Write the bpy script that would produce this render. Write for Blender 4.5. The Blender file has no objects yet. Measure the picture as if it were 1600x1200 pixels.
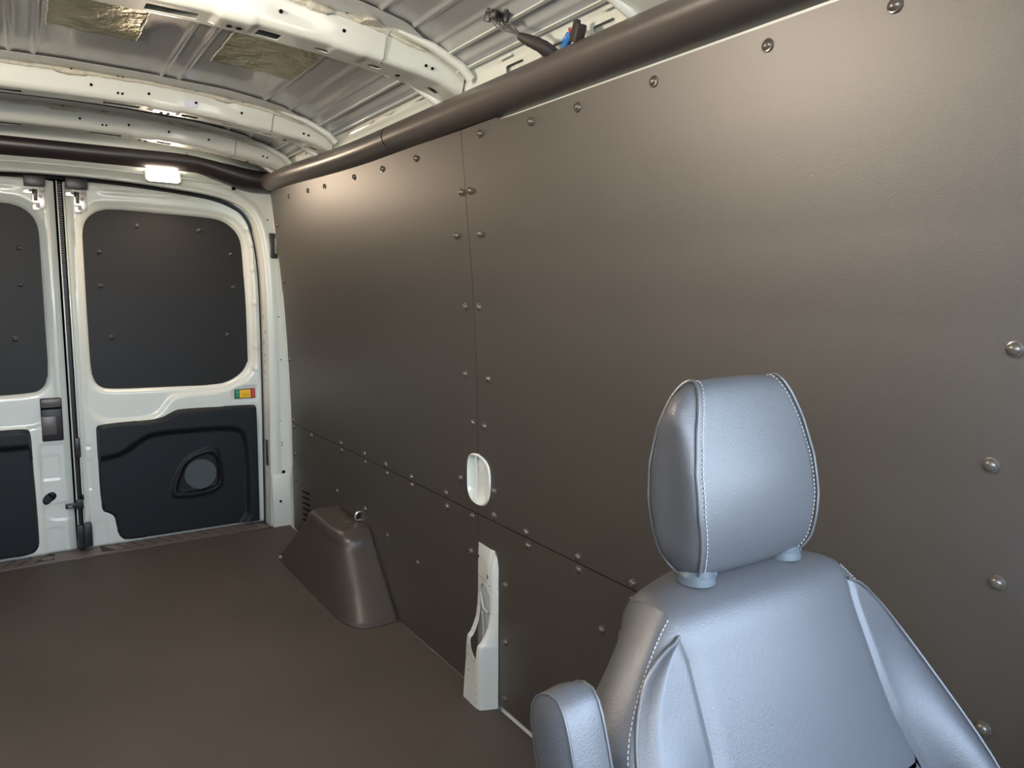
import bpy, bmesh, math, random
import numpy as np
from mathutils import Matrix, Vector

random.seed(4)
S = bpy.context.scene
COL = S.collection

# ------------------------------------------------------------------ camera, world, lights, exposure
cam_d = bpy.data.cameras.new('camera'); cam = bpy.data.objects.new('camera', cam_d); COL.objects.link(cam)
cam_d.sensor_width = 36; cam_d.lens = 25.92; cam_d.clip_start = .02
cam.matrix_world = Matrix(((0.8351, 0.0595, -0.5468, -0.136),
                           (-0.5501, 0.1060, -0.8283, 0.0),
                           (0.0086, 0.9926, 0.1213, 1.116),
                           (0, 0, 0, 1)))
S.camera = cam
S.view_settings.view_transform = 'Standard'; S.view_settings.look = 'None'
S.view_settings.gamma = 1; S.view_settings.use_curve_mapping = False
S.view_settings.exposure = 0.92

SKY = 9.0
W = bpy.data.worlds.new('world'); S.world = W; W.use_nodes = True
nt = W.node_tree; nt.nodes.clear()
wo = nt.nodes.new('ShaderNodeOutputWorld'); bg = nt.nodes.new('ShaderNodeBackground')
tc = nt.nodes.new('ShaderNodeTexCoord'); sp = nt.nodes.new('ShaderNodeSeparateXYZ'); rp = nt.nodes.new('ShaderNodeValToRGB')
mp = nt.nodes.new('ShaderNodeMapRange'); mp.inputs[1].default_value = -1; mp.inputs[2].default_value = 1
nt.links.new(tc.outputs['Generated'], sp.inputs[0]); nt.links.new(sp.outputs[2], mp.inputs[0])
nt.links.new(mp.outputs[0], rp.inputs[0]); nt.links.new(rp.outputs[0], bg.inputs[0]); nt.links.new(bg.outputs[0], wo.inputs[0])
e = rp.color_ramp.elements
e[0].position = 0; e[0].color = (.42, .40, .36, 1); e[1].position = 1; e[1].color = (.38, .58, 1, 1)
a = rp.color_ramp.elements.new(.49); a.color = (.42, .42, .40, 1)
a = rp.color_ramp.elements.new(.53); a.color = (.70, .85, 1.0, 1)
bg.inputs[1].default_value = SKY

def area_light(name, loc, rot, size, power, color, size_y=None, spread=180):
    l = bpy.data.lights.new(name, 'AREA'); l.energy = power; l.color = color; l.size = size
    if size_y: l.shape = 'RECTANGLE'; l.size_y = size_y
    l.spread = math.radians(spread)
    o = bpy.data.objects.new(name, l); COL.objects.link(o); o.location = loc; o.rotation_euler = rot
    return o
# rear courtesy lamp over the doors, unseen load-space lamp, front lamp added as fill
def point_light(name, loc, power, color, r):
    l = bpy.data.lights.new(name, 'POINT'); l.energy = power; l.color = color; l.shadow_soft_size = r
    o = bpy.data.objects.new(name, l); COL.objects.link(o); o.location = loc; return o
area_light('rear_lamp_light', (.382, 3.405, 1.572), (math.radians(-28), 0, 0), .12, 3.4, (1, .76, .54), .03)
point_light('front_fill_light', (-.20, -.35, 1.58), 10, (1, .90, .80), .06)
point_light('middle_lamp_light', (-.35, 1.40, 1.62), 20, (1, .84, .68), .05)

# ------------------------------------------------------------------ materials
def mat(name, col, rough=.5, metal=0, spec=.5, bump=0, bscale=200, coat=0, var=0, vscale=8, bdist=.001, emit=None, estr=0, kind='noise', sheen=0, ior=1.5):
    m = bpy.data.materials.new(name); m.use_nodes = True; n = m.node_tree; b = n.nodes['Principled BSDF']
    b.inputs['Base Color'].default_value = (*col, 1); b.inputs['Roughness'].default_value = rough
    b.inputs['Metallic'].default_value = metal; b.inputs['Specular IOR Level'].default_value = spec
    b.inputs['Coat Weight'].default_value = coat; b.inputs['Coat Roughness'].default_value = .08
    b.inputs['Sheen Weight'].default_value = sheen; b.inputs['IOR'].default_value = ior
    if emit: b.inputs['Emission Color'].default_value = (*emit, 1); b.inputs['Emission Strength'].default_value = estr
    t = n.nodes.new('ShaderNodeTexCoord')
    if var:
        z = n.nodes.new('ShaderNodeTexNoise'); z.inputs['Scale'].default_value = vscale; z.inputs['Detail'].default_value = 6
        r = n.nodes.new('ShaderNodeValToRGB')
        r.color_ramp.elements[0].position = .3; r.color_ramp.elements[1].position = .7
        r.color_ramp.elements[0].color = (*[c*(1-var) for c in col], 1); r.color_ramp.elements[1].color = (*[min(1, c*(1+var)) for c in col], 1)
        n.links.new(t.outputs['Object'], z.inputs['Vector']); n.links.new(z.outputs['Fac'], r.inputs[0]); n.links.new(r.outputs[0], b.inputs['Base Color'])
    if bump:
        if kind == 'noise':
            z = n.nodes.new('ShaderNodeTexNoise'); z.inputs['Scale'].default_value = bscale; z.inputs['Detail'].default_value = 3; out = z.outputs['Fac']
        else:
            z = n.nodes.new('ShaderNodeTexVoronoi'); z.inputs['Scale'].default_value = bscale; z.feature = 'SMOOTH_F1'; out = z.outputs['Distance']
        bp = n.nodes.new('ShaderNodeBump'); bp.inputs['Strength'].default_value = bump; bp.inputs['Distance'].default_value = bdist
        n.links.new(t.outputs['Object'], z.inputs['Vector']); n.links.new(out, bp.inputs['Height']); n.links.new(bp.outputs[0], b.inputs['Normal'])
    return m

M = {}
M['white'] = mat('white_paint', (.70, .735, .68), .38, spec=.5, coat=.7, var=.02, vscale=5)
M['roof'] = mat('grey_roof_paint', (.46, .475, .47), .26, spec=.6, coat=.5, var=.10, vscale=2.2)
M['panel'] = mat('dark_wall_board', (.040, .031, .021), .50, spec=1.0, ior=1.74, bump=.22, bscale=420, kind='voronoi', bdist=.0005, var=.04, vscale=3)
M['winboard'] = mat('dark_window_board', (.012, .0112, .0105), .5, spec=.3, bump=.3, bscale=420, kind='voronoi', bdist=.0005)
M['rivet'] = mat('dark_plastic_rivet', (.085, .070, .055), .26, spec=1.0)
M['rivetblack'] = mat('black_plastic_rivet', (.03, .03, .03), .3, spec=.6)
M['trimblack'] = mat('black_trim_plastic', (.10, .084, .075), .38, spec=.6, bump=.15, bscale=500, bdist=.0004)
M['doortrim'] = mat('navy_black_moulding', (.007, .009, .012), .55, spec=.35, bump=.3, bscale=600, bdist=.0005)
M['grille'] = mat('grey_speaker_mesh', (.06, .075, .08), .5, bump=.8, bscale=500, kind='voronoi', bdist=.001)
M['mat'] = mat('rubber_floor', (.069, .058, .050), .62, spec=.4, bump=.6, bscale=700, bdist=.0008, var=.12, vscale=2.5)
M['sillshade'] = mat('shaded_sill_groove', (.022, .018, .016), .6)  # same sill plastic, colour darkened as shade between the lighter ribs
M['sill'] = mat('brown_sill_plastic', (.12, .098, .09), .45, spec=.5, bump=.2, bscale=400, bdist=.0005)
M['arch'] = mat('arch_plastic', (.062, .052, .045), .40, spec=.55, bump=.35, bscale=500, bdist=.0006)
M['rubber'] = mat('black_rubber', (.012, .012, .013), .6)
M['dark'] = mat('black_void', (.006, .006, .006), .9, spec=.1)
M['black'] = mat('black_hard_plastic', (.02, .02, .022), .38, spec=.5)
M['steel'] = mat('zinc_steel', (.62, .60, .55), .32, metal=1)
M['bolt'] = mat('dark_bolt_steel', (.12, .11, .10), .4, metal=.8)
M['sealant'] = mat('sealant', (.62, .60, .50), .55, bump=1, bscale=160, bdist=.003, var=.1, vscale=60)
M['foil'] = mat('gold_foil', (.40, .37, .23), .30, metal=.75, bump=.6, bscale=55, bdist=.006, var=.15, vscale=9)
M['foiledge'] = mat('foil_edge', (.9, .88, .8), .25, metal=.9)
M['leather'] = mat('charcoal_leather', (.060, .061, .065), .47, spec=.8, bump=.5, bscale=520, bdist=.0007)
M['leatherside'] = M['leather']
M['piping'] = mat('leather_piping', (.08, .08, .082), .35, spec=.6)
M['thread'] = mat('grey_thread', (.36, .36, .35), .6)
M['guide'] = mat('grey_guide_plastic', (.075, .09, .10), .35)
M['wiregrey'] = mat('grey_wire', (.10, .10, .10), .45)
M['wirered'] = mat('red_wire', (.35, .04, .03), .45)
M['bluetape'] = mat('blue_wire', (.06, .22, .60), .4)
M['sheath'] = mat('cloth_tape', (.035, .027, .025), .6, bump=.6, bscale=250, bdist=.001)
M['green'] = mat('label_green', (.01, .22, .12), .4); M['yellow'] = mat('label_yellow', (.80, .55, .03), .4)
M['red'] = mat('label_red', (.45, .03, .03), .4); M['orange'] = mat('label_orange', (.85, .40, .01), .4)
M['lens'] = mat('lamp_lens', (1, 1, .9), .3, emit=(1, .86, .68), estr=30)
M['lens2'] = mat('lamp_lens_roof', (1, 1, .9), .3, emit=(1, .88, .74), estr=7)
M['mark'] = mat('weld_mark', (.30, .30, .28), .6)
M['sticker'] = mat('pale_sticker', (.70, .78, .95), .3)
M['ring'] = mat('amber_ring', (.35, .32, .22), .5)

# ------------------------------------------------------------------ mesh helpers
def link(name, me, m=None, parent=None, smooth=True, angle=40):
    o = bpy.data.objects.new(name, me); COL.objects.link(o)
    if m is not None and len(me.materials) == 0: me.materials.append(m)
    if smooth and len(me.polygons):
        me.polygons.foreach_set('use_smooth', [True]*len(me.polygons)); me.set_sharp_from_angle(angle=math.radians(angle))
    if parent: o.parent = parent
    return o
def tag(o, label=None, cat=None, group=None, kind=None):
    if label: o['label'] = label
    if cat: o['category'] = cat
    if group: o['group'] = group
    if kind: o['kind'] = kind
    return o
def empty(name, loc=(0, 0, 0), **k):
    o = bpy.data.objects.new(name, None); COL.objects.link(o); o.location = loc; o.empty_display_size = .05
    return tag(o, **k)
def pd(name, V, F, m, parent=None, smooth=True, angle=40):
    me = bpy.data.meshes.new(name); me.from_pydata([tuple(map(float, v)) for v in V], [], [tuple(map(int, f)) for f in F]); me.update()
    return link(name, me, m, parent, smooth, angle)
class MB:
    """collects simple solids into one mesh"""
    def __init__(s): s.bm = bmesh.new()
    def box(s, c, d, bev=0, rot=None, seg=2):
        mtx = Matrix.Translation(c) @ (rot.to_4x4() if rot else Matrix.Identity(4)) @ Matrix.Diagonal((*d, 1))
        r = bmesh.ops.create_cube(s.bm, size=1, matrix=mtx)
        if bev:
            ed = list({e for v in r['verts'] for e in v.link_edges})
            bmesh.ops.bevel(s.bm, geom=ed, offset=bev, segments=seg, affect='EDGES', profile=.5)
        return s
    def cyl(s, c, r, h, axis='z', n=20, r2=None, rot=None):
        R = {'z': Matrix.Identity(4), 'x': Matrix.Rotation(math.pi/2, 4, 'Y'), 'y': Matrix.Rotation(-math.pi/2, 4, 'X')}[axis]
        if rot: R = rot.to_4x4() @ R
        bmesh.ops.create_cone(s.bm, cap_ends=True, segments=n, radius1=r, radius2=r if r2 is None else r2, depth=h, matrix=Matrix.Translation(c) @ R)
        return s
    def tube(s, pts, r, n=8, closed=False):
        if hasattr(r, '__len__'): r = [float(q) for q in r]
        P = [Vector([float(c) for c in p]) for p in pts]; rings = []; N = len(P); up = None
        for i, p in enumerate(P):
            d = (P[(i+1) % N] if closed or i < N-1 else p) - (P[i-1] if closed or i > 0 else p)
            d.normalize()
            if up is None:
                up = Vector((0, 0, 1)) if abs(d.z) < .9 else Vector((1, 0, 0))
            u = d.cross(up)
            if u.length < 1e-6: u = d.cross(Vector((0, 1, 0.01)))
            u.normalize(); v = u.cross(d).normalized(); up = v
            rr = r[min(i, len(r)-1)] if hasattr(r, '__len__') else r
            rings.append([s.bm.verts.new(p + rr*(math.cos(k*2*math.pi/n)*u + math.sin(k*2*math.pi/n)*v)) for k in range(n)])
        for i in range(N if closed else N-1):
            A, B = rings[i], rings[(i+1) % N]
            for k in range(n): s.bm.faces.new((A[k], A[(k+1) % n], B[(k+1) % n], B[k]))
        if not closed: s.bm.faces.new(rings[0][::-1]); s.bm.faces.new(rings[-1])
        return s
    def prism(s, poly, y0, y1, plane='xz'):
        f = {'xz': lambda a, b, c: (a, c, b), 'yz': lambda a, b, c: (c, a, b), 'xy': lambda a, b, c: (a, b, c)}[plane]
        A = [s.bm.verts.new(f(a, b, y0)) for a, b in poly]; B = [s.bm.verts.new(f(a, b, y1)) for a, b in poly]
        n = len(poly); s.bm.faces.new(A); s.bm.faces.new(B[::-1])
        for i in range(n): s.bm.faces.new((A[i], B[i], B[(i+1) % n], A[(i+1) % n]))
        return s
    def build(s, name, m, parent=None, smooth=True, angle=40):
        bmesh.ops.recalc_face_normals(s.bm, faces=s.bm.faces[:])
        me = bpy.data.meshes.new(name); s.bm.to_mesh(me); s.bm.free()
        return link(name, me, m, parent, smooth, angle)

def sstep(a, b, x):
    t = np.clip((np.asarray(x, float)-a)/(b-a), 0, 1); return t*t*(3-2*t)
def chaikin(P, n=2, closed=True):
    P = [np.array(p, float) for p in P]
    for _ in range(n):
        Q = []; N = len(P)
        if not closed: Q.append(P[0])
        for i in range(N if closed else N-1):
            a, b = P[i], P[(i+1) % N]; Q += [a*.75+b*.25, a*.25+b*.75]
        if not closed: Q.append(P[-1])
        P = Q
    return [tuple(p) for p in P]
def resample(P, n, closed=False):
    P = np.array(P, float)
    if closed: P = np.vstack([P, P[:1]])
    d = np.r_[0, np.cumsum(np.linalg.norm(np.diff(P, axis=0), axis=1))]
    t = np.linspace(0, d[-1], n+1)[:-1] if closed else np.linspace(0, d[-1], n)
    return np.stack([np.interp(t, d, P[:, k]) for k in range(P.shape[1])], 1)
def rrect(x0, x1, z0, z1, r, n=6):
    out = []
    for cx, cz, a0 in ((x1-r, z1-r, 0), (x0+r, z1-r, 90), (x0+r, z0+r, 180), (x1-r, z0+r, 270)):
        for k in range(n+1):
            a = math.radians(a0+90*k/n); out.append((cx+r*math.cos(a), cz+r*math.sin(a)))
    return out
def sdf(poly):
    P = np.array(poly, float); Q = np.roll(P, -1, 0)
    def f(U, V):
        U = np.asarray(U, float); V = np.asarray(V, float)
        best = np.full(U.shape, 1e9); ins = np.zeros(U.shape, bool)
        for (ax, ay), (bx, by) in zip(P, Q):
            dx, dy = bx-ax, by-ay; L = dx*dx+dy*dy
            if L < 1e-14: continue
            t = np.clip(((U-ax)*dx+(V-ay)*dy)/L, 0, 1)
            best = np.minimum(best, (U-ax-t*dx)**2+(V-ay-t*dy)**2)
            if ay != by:
                c = ((ay > V) != (by > V)) & (U < (bx-ax)*(V-ay)/(by-ay)+ax)
                ins ^= c
        d = np.sqrt(best); return np.where(ins, -d, d)
    return f
def cut(base, *holes):
    def f(U, V):
        s = base(U, V) if base else np.full(np.shape(U), -9.)
        for h in holes: s = np.maximum(s, -h(U, V))
        return s
    return f
def relief(name, u0, u1, v0, v1, step, inside, fmap, m, parent=None, thick=0, stepv=None, off=1, angle=50):
    """a sheet-metal surface: grid over (u,v), outline and cut-outs from a distance field, fmap lifts it to 3-D"""
    nu = max(2, int(round((u1-u0)/step))); nv = max(2, int(round((v1-v0)/(stepv or step))))
    U, V = np.meshgrid(np.linspace(u0, u1, nu+1), np.linspace(v0, v1, nv+1), indexing='ij')
    keep = np.ones((nu, nv), bool)
    if inside:
        Uc = (U[:-1, :-1]+U[1:, 1:])/2; Vc = (V[:-1, :-1]+V[1:, 1:])/2
        keep = inside(Uc, Vc) < 0
        cnt = np.zeros(U.shape, int); tot = np.zeros(U.shape, int)
        for i in (0, 1):
            for j in (0, 1):
                cnt[i:nu+i, j:nv+j] += keep; tot[i:nu+i, j:nv+j] += 1
        edge = (cnt > 0) & (cnt < tot)
        for _ in range(2):
            s = inside(U, V); h = 1e-4
            gx = (inside(U+h, V)-s)/h; gy = (inside(U, V+h)-s)/h; g = np.maximum(gx*gx+gy*gy, .25)
            U = np.where(edge, U-np.clip(s, -step, step)*gx/g, U); V = np.where(edge, V-np.clip(s, -step, step)*gy/g, V)
    X, Y, Z = fmap(U, V)
    idx = -np.ones(U.shape, int); used = np.zeros(U.shape, bool)
    for i in (0, 1):
        for j in (0, 1): used[i:nu+i, j:nv+j] |= keep
    idx[used] = np.arange(used.sum())
    Vt = np.stack([np.broadcast_to(A, U.shape)[used] for A in (X, Y, Z)], 1)
    I, J = np.nonzero(keep)
    F = np.stack([idx[I, J], idx[I+1, J], idx[I+1, J+1], idx[I, J+1]], 1)
    me = bpy.data.meshes.new(name); me.from_pydata(Vt.tolist(), [], F.tolist()); me.update()
    o = link(name, me, m, parent, True, angle)
    if thick:
        s = o.modifiers.new('thickness', 'SOLIDIFY'); s.thickness = thick; s.offset = off
        s = o.modifiers.new('crisp_rim', 'EDGE_SPLIT'); s.split_angle = math.radians(55)
    return o
def copy(o, parent=None, **k):
    c = o.copy(); COL.objects.link(c)
    if parent is not None: c.parent = parent
    return c
def one_mesh(build_fn, name, m):
    return build_fn().build(name, m)

# ================================================================== SETTING
def wx(z):
    return np.interp(z, [0, .70, .875, 1.08, 1.213, 1.375, 1.522, 1.70], [.875, .872, .867, .857, .847, .831, .818, .800])

# ---- floor
floor = relief('floor', -.874, .874, -1.5, 3.472, .03, sdf([(-.874, -1.5), (.862, -1.5), (.864, 1.60), (.874, 1.62), (.874, 3.472), (-.874, 3.472)]), lambda u, v: (u, v, 0*u), M['mat'], None, .006, .03, -1)
tag(floor, 'dark grainy rubber load floor of the van', kind='structure')
MB().box((0, 1.0, -.03), (1.80, 5.1, .04)).build('floor_pan', M['white'], floor)

# ---- right wall: white body side, with dark boards riveted over it
wall_right = relief('wall_right', .25, 3.50, -.02, 1.63, .03, None, lambda u, v: (wx(v)+.016, u, v), M['white'])
tag(wall_right, 'white steel body side behind the dark boards', kind='structure')

def seam_y(z): return 1.69
pill_notch = [(1.583, -.1), (1.583, .40), (1.594, .436), (1.694, .434), (1.694, -.1)]
oval = chaikin([(1.746, .663), (1.725, .680), (1.68, .682), (1.64, .668), (1.627, .642), (1.627, .59), (1.64, .561), (1.665, .542), (1.71, .542), (1.735, .556), (1.746, .581)], 2)
def topz(y): return 1.517+.012*sstep(1.45, 1.75, y)+.036*sstep(1.9, 3.5, y)
def board(name, poly, *holes):
    ys = [p[0] for p in poly]; zs = [p[1] for p in poly]
    return relief(name, min(ys), max(ys), min(zs), max(zs), .012, cut(sdf(poly), *holes), lambda u, v: (wx(v), u, v), M['panel'], wall_right, .003)
gp = .0012
bd = {}
bd['UR'] = board('wall_board', [(.300, .5165), (1.69-gp, .5165), (1.69-gp, 1.527), (1.45, 1.519), (.300, 1.517)], sdf(oval))
bd['UL'] = board('wall_board', [(1.69+gp, .5165), (3.385, .5165), (3.40, .8), (3.41, 1.565), (2.70, 1.547), (2.17, 1.532), (1.69+gp, 1.527)], sdf(oval))
bd['LR'] = board('wall_board', [(.300, .012), (1.69-gp, .012), (1.69-gp, .5135), (.300, .5135)], sdf(pill_notch))
for (y0, y1, z0, z1) in ((1.6885, 1.6915, .68, 1.53), (1.6885, 1.6915, .436, .545), (.300, 3.39, .5132, .5168)):
    relief('joint_backing', y0, y1, z0, z1, .03, None, lambda u, v: (wx(v)+.0010, u, v), M['dark'], wall_right, 0, .001)
vents = []
for k in range(6):
    z0 = .215-.028*k; vents.append(sdf([(3.245, z0), (3.245, z0+.011), (3.10-.012*k, z0+.018), (3.10-.012*k, z0+.011)]))
bd['LL'] = board('wall_board', [(1.69+gp, .003), (3.395, .003), (3.385, .5135), (1.69+gp, .5135)], sdf(pill_notch))
for k, l in (('UR', 'large upper dark board behind the seat'), ('UL', 'upper dark board nearest the rear doors'), ('LR', 'lower dark board behind the seat, notched round the white pillar'), ('LL', 'lower dark board behind the wheel arch')):
    bd[k]['label'] = l
for k in range(6):
    z0 = .222-.026*k
    MB().box((.8725, 3.20, z0), (.003, .10, .007), .001, Matrix.Rotation(-.10, 3, 'X')).build('vent_slot', M['dark'], bd['LL'])

# rivets
def rivet_mesh(r=.0100, name='rivet'):
    prof = [(0, .0074), (.35, .0071), (.62, .0058), (.78, .0036), (.82, .0022), (1.0, .0018), (1.05, 0)]
    n = 16; V = [(-prof[0][1], 0, 0)]; F = []
    for i, (a, h) in enumerate(prof[1:]):
        for k in range(n): V.append((-h, r*a*math.cos(2*math.pi*k/n), r*a*math.sin(2*math.pi*k/n)))
    for k in range(n): F.append((0, 1+(k+1) % n, 1+k))
    for i in range(len(prof)-2):
        for k in range(n): F.append((1+i*n+k, 1+i*n+(k+1) % n, 1+(i+1)*n+(k+1) % n, 1+(i+1)*n+k))
    me = bpy.data.meshes.new(name); me.from_pydata(V, [], F); me.update(); me.materials.append(M['rivet'])
    me.polygons.foreach_set('use_smooth', [True]*len(me.polygons)); me.set_sharp_from_angle(angle=math.radians(50))
    return me
rm = rivet_mesh(); rmb = rivet_mesh(); rmb.materials[0] = M['rivetblack']
RV = [(0.565, 1.488), (0.76, 1.49), (1.001, 1.492), (1.218, 1.491), (1.383, 1.493), (1.601, 1.504), (1.956, 1.496), (2.19, 1.498), (2.424, 1.502), (2.715, 1.505), (2.905, 1.51), (3.155, 1.513), (1.668, 1.376), (1.711, 1.377), (1.636, 1.267), (1.756, 1.27), (1.664, 1.081), (1.735, 1.081), (1.629, 0.895), (1.75, 0.897), (1.656, 0.765), (1.714, 0.766), (0.407, 1.055), (0.425, 0.908), (0.408, 0.759), (1.608, 0.599), (1.787, 0.596), (1.608, 0.533), (1.875, 0.532), (1.722, 0.502), (1.868, 0.492), (2.109, 0.53), (2.105, 0.504), (2.31, 0.53), (2.3, 0.502), (2.499, 0.532), (2.494, 0.502), (2.74, 0.53), (2.735, 0.502), (3.098, 0.502), (1.458, 0.529), (1.449, 0.497), (1.252, 0.529), (1.249, 0.501), (1.073, 0.53), (1.072, 0.494), (1.551, 0.359), (1.55, 0.202), (1.552, 0.043), (1.73, 0.398), (1.166, 0.392), (2.069, 0.256), (2.309, 0.277), (2.504, 0.324), (2.797, 0.324), (3.36, 1.162), (3.37, 0.809), (3.35, 0.53), (3.343, 0.5), (3.337, 0.372), (3.34, 0.25), (3.365, 1.409), (.62, .53), (.62, .497), (.85, .53), (.85, .497), (.41, .56), (.41, .40), (.41, .2)]
for y, z in RV:
    o = bpy.data.objects.new('rivet', rm); COL.objects.link(o)
    key = ('U' if z > .515 else 'L')+('R' if y < 1.69 else 'L')
    o.parent = bd[key]
    x = float(wx(z)); tilt = math.atan2(float(wx(z-.02)-wx(z+.02)), .04)
    o.location = (x-.0002, y, z); o.rotation_euler = (random.random()*6, 0, 0)
    o.rotation_euler = (Matrix.Rotation(tilt, 3, 'Y') @ Matrix.Rotation(random.random()*6, 3, 'X')).to_euler()

# white cup in the oval opening
def cup():
    P = np.array(oval); c = P.mean(0); V = []; F = []; n = len(P)
    lv = [(1.03, .003), (1.0, -.003), (.965, -.004), (.93, .004), (.86, .015), (.6, .017), (.3, .018)]
    for s, d in lv:
        for p in P:
            q = c+(p-c)*s; cr = .012*math.exp(-((q[0]-1.700)/.008)**2) if s < .9 else 0
            V.append((.8715+d-cr, q[0], q[1]))
    for i in range(len(lv)-1):
        for k in range(n): F.append((i*n+k, i*n+(k+1) % n, (i+1)*n+(k+1) % n, (i+1)*n+k))
    F.append([(len(lv)-1)*n+k for k in range(n)])
    o = pd('access_cup', V, F, M['white'], wall_right, True, 60); o['label'] = 'white oval cup in the joint of the upper boards'
    MB().tube([(.8695, 1.699, .678), (.874, 1.704, .66), (.876, 1.708, .61), (.874, 1.704, .565), (.8695, 1.70, .546)], .0028).build('crease', M['white'], o)
cup()

# white body pillar showing below the joint
def pillar():
    zz = [0, .05, .105, .155, .180, .181, .20, .225, .26, .30, .36, .40, .437]
    Lx = [.826, .829, .834, .836, .840, .846, .856, .866, .871, .873, .873, .874, .8745]
    Cx = [.824, .822, .820, .820, .822, .829, .842, .853, .858, .858, .856, .858, .868]
    Ly = 1.688
    def fmap(u, v):
        # u 0..1: left edge -> crease (.62) -> right edge
        lx = np.interp(v, zz, Lx); cx = np.interp(v, zz, Cx)
        a = np.clip(u/.62, 0, 1); b = np.clip((u-.62)/.38, 0, 1)
        top = sstep(.40, .437, v)
        x = lx+(cx-lx)*a+(.873-cx)*b; y = Ly+(1.602-Ly)*a+(1.584-1.602)*b
        y = y+top*np.where(u > .3, (.3+0*u), 0)*.0
        rnd = .004*np.exp(-((u-.62)/.07)**2); x = x+rnd
        return x, y, v
    # opening through the inner face, in (u, z)
    hole = sdf(chaikin([(.13, .338), (.56, .322), (.58, .30), (.58, .232), (.55, .19), (.53, .145), (.50, .136), (.16, .158), (.16, .20), (.13, .26)], 1))
    sm = [sdf([(uc+ru*math.cos(t), zc+rz*math.sin(t)) for t in np.linspace(0, 6.28, 13)[:-1]]) for uc, zc, ru, rz in [(.50, .362, .045, .0075)]]
    base = sdf([(0, 0), (1, 0), (1, .395), (.9, .425), (.62, .436), (0, .437)])
    o = relief('lower_pillar', 0, 1, 0, .437, .012, cut(base, hole, *sm), fmap, M['white'], wall_right, .0015, .004)
    o['label'] = 'white steel body pillar showing through the notch at the floor'
    MB().box((.8735, 1.64, .21), (.002, .10, .42)).build('pillar_backing', M['roof'], o)  # grey backing and beads, not body white, stand in for shade inside the opening
    MB().box((.8705, 1.618, .185), (.003, .03, .055), .001).build('inner_slot', M['dark'], o)
    MB().tube([(.868, 1.668, .30), (.866, 1.65, .262), (.868, 1.628, .255)], .004).tube([(.866, 1.655, .25), (.868, 1.65, .20), (.869, 1.655, .16)], .004).build('inner_bead', M['roof'], o)
    h = MB()
    h.box((.851, 1.5925, .165), (.006, .001, .012)).box((.849, 1.5925, .063), (.007, .001, .010))
    h.cyl((.8245, 1.625, .132), .003, .004, 'x', 10); h.build('small_slot', M['dark'], o)
    MB().cyl((.8230, 1.63, .043), .008, .002, 'x', 16, .006).build('embossed_dimple', M['white'], o)
    MB().box((.8722, 1.686, .397), (.003, .005, .006)).build('clip_hole', M['dark'], o)
    w = MB()
    for k in range(7):
        w.box((.8268, 1.665, .02+.023*k), (.0012, .012, .0012)); w.box((.8222, 1.613, .02+.023*k), (.0012, .008, .0012))
    w.build('press_mark', M['mark'], o)
    MB().tube([(.872, 1.688, .3445), (.862, 1.640, .3435), (.858, 1.606, .3415), (.872, 1.583, .3375)], .0011, 6).build('overlap_seam', M['mark'], o)
pillar()

# ---- rear wall: door surround
opening = [(-.775, -.05), (-.785, .65), (-.79, 1.105), (-.782, 1.279), (-.756, 1.407), (-.722, 1.469), (-.675, 1.503), (-.585, 1.534), (-.41, 1.553), (-.2, 1.567), (.01, 1.572), (.22, 1.568), (.425, 1.553), (.602, 1.534), (.69, 1.503), (.739, 1.469), (.771, 1.407), (.793, 1.279), (.802, 1.105), (.800, .65), (.795, .3), (.79, -.05)]
opening = opening[:1]+chaikin(opening[1:-1], 2, False)+opening[-1:]
osd = sdf(opening)
def rear_map(u, v):
    s = osd(u, v)
    y = 3.477-.075*sstep(1.575, 1.64, v)*(1-sstep(.60, .80, np.abs(u)))
    y = y-.008*sstep(.004, .020, s)*(1-sstep(.034, .050, s))+.004*sstep(.0, -.02, s)     # rolled lip round the opening
    return u, y, v
wall_rear = relief('wall_rear', -.90, .90, -.02, 1.78, .006, cut(None, osd), rear_map, M['white'])
tag(wall_rear, 'white steel surround of the rear doors', kind='structure')
OP = resample(opening, 160); V = []; F = []
for x, z in OP:
    for y, k_ in ((float(rear_map(np.array(x), np.array(z))[1]), 0), (3.485, .001), (3.53, .004), (3.566, .006), (3.570, -.004)):
        y = min(y, 3.57-.075*float(sstep(1.36, 1.50, z))) if y > 3.48 else y
        V.append((x-math.copysign(k_, x)*(1 if z < 1.4 else .5), y, z-(k_ if z > 1.4 else 0)))
for i in range(159):
    for k in range(4): F.append((i*5+k, i*5+k+1, (i+1)*5+k+1, (i+1)*5+k))
pd('door_jamb', V, F, M['white'], wall_rear, True, 60)
pts = [(x, 3.572, z) for x, z in opening]
MB().tube(pts, .011, 8).build('door_seal', M['rubber'], wall_rear)
MB().box((0, 3.675, .85), (1.9, .01, 1.85)).build('leak_backing', M['dark'], wall_rear)  # added dark sheet, stops sky light leaking in round the doors
# corner pillar dressing
MB().box((.838, 3.468, .128), (.086, .018, .256), .005).build('pillar_sleeve', M['white'], wall_rear)
MB().box((.7985, 3.52, .128), (.006, .075, .256), .002).build('pillar_sleeve', M['white'], wall_rear)
hl = MB()
for x, z, r in [(.838, 1.035, .011), (.852, 1.0, .003), (.858, .80, .003), (.838, .795, .003), (.838, .815, .004), (.842, .765, .003), (.843, .57, .003), (.834, .545, .003), (.845, .51, .003), (.826, .455, .003), (.826, .443, .003), (.851, .405, .003), (.851, .392, .003), (.830, .30, .003), (.855, .262, .0085), (.815, 1.44, .0035), (.838, 1.19, .003), (.838, 1.11, .003)]:
    hl.cyl((x, 3.4765, z), r, .002, 'y', 14)
hl.cyl((.832, 3.4585, .125), .0065, .002, 'y', 14); hl.build('drain_hole', M['dark'], wall_rear)
b = MB().box((.838, 3.474, 1.325), (.036, .012, .115), .004); b.build('latch_pocket', M['black'], wall_rear)
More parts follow.
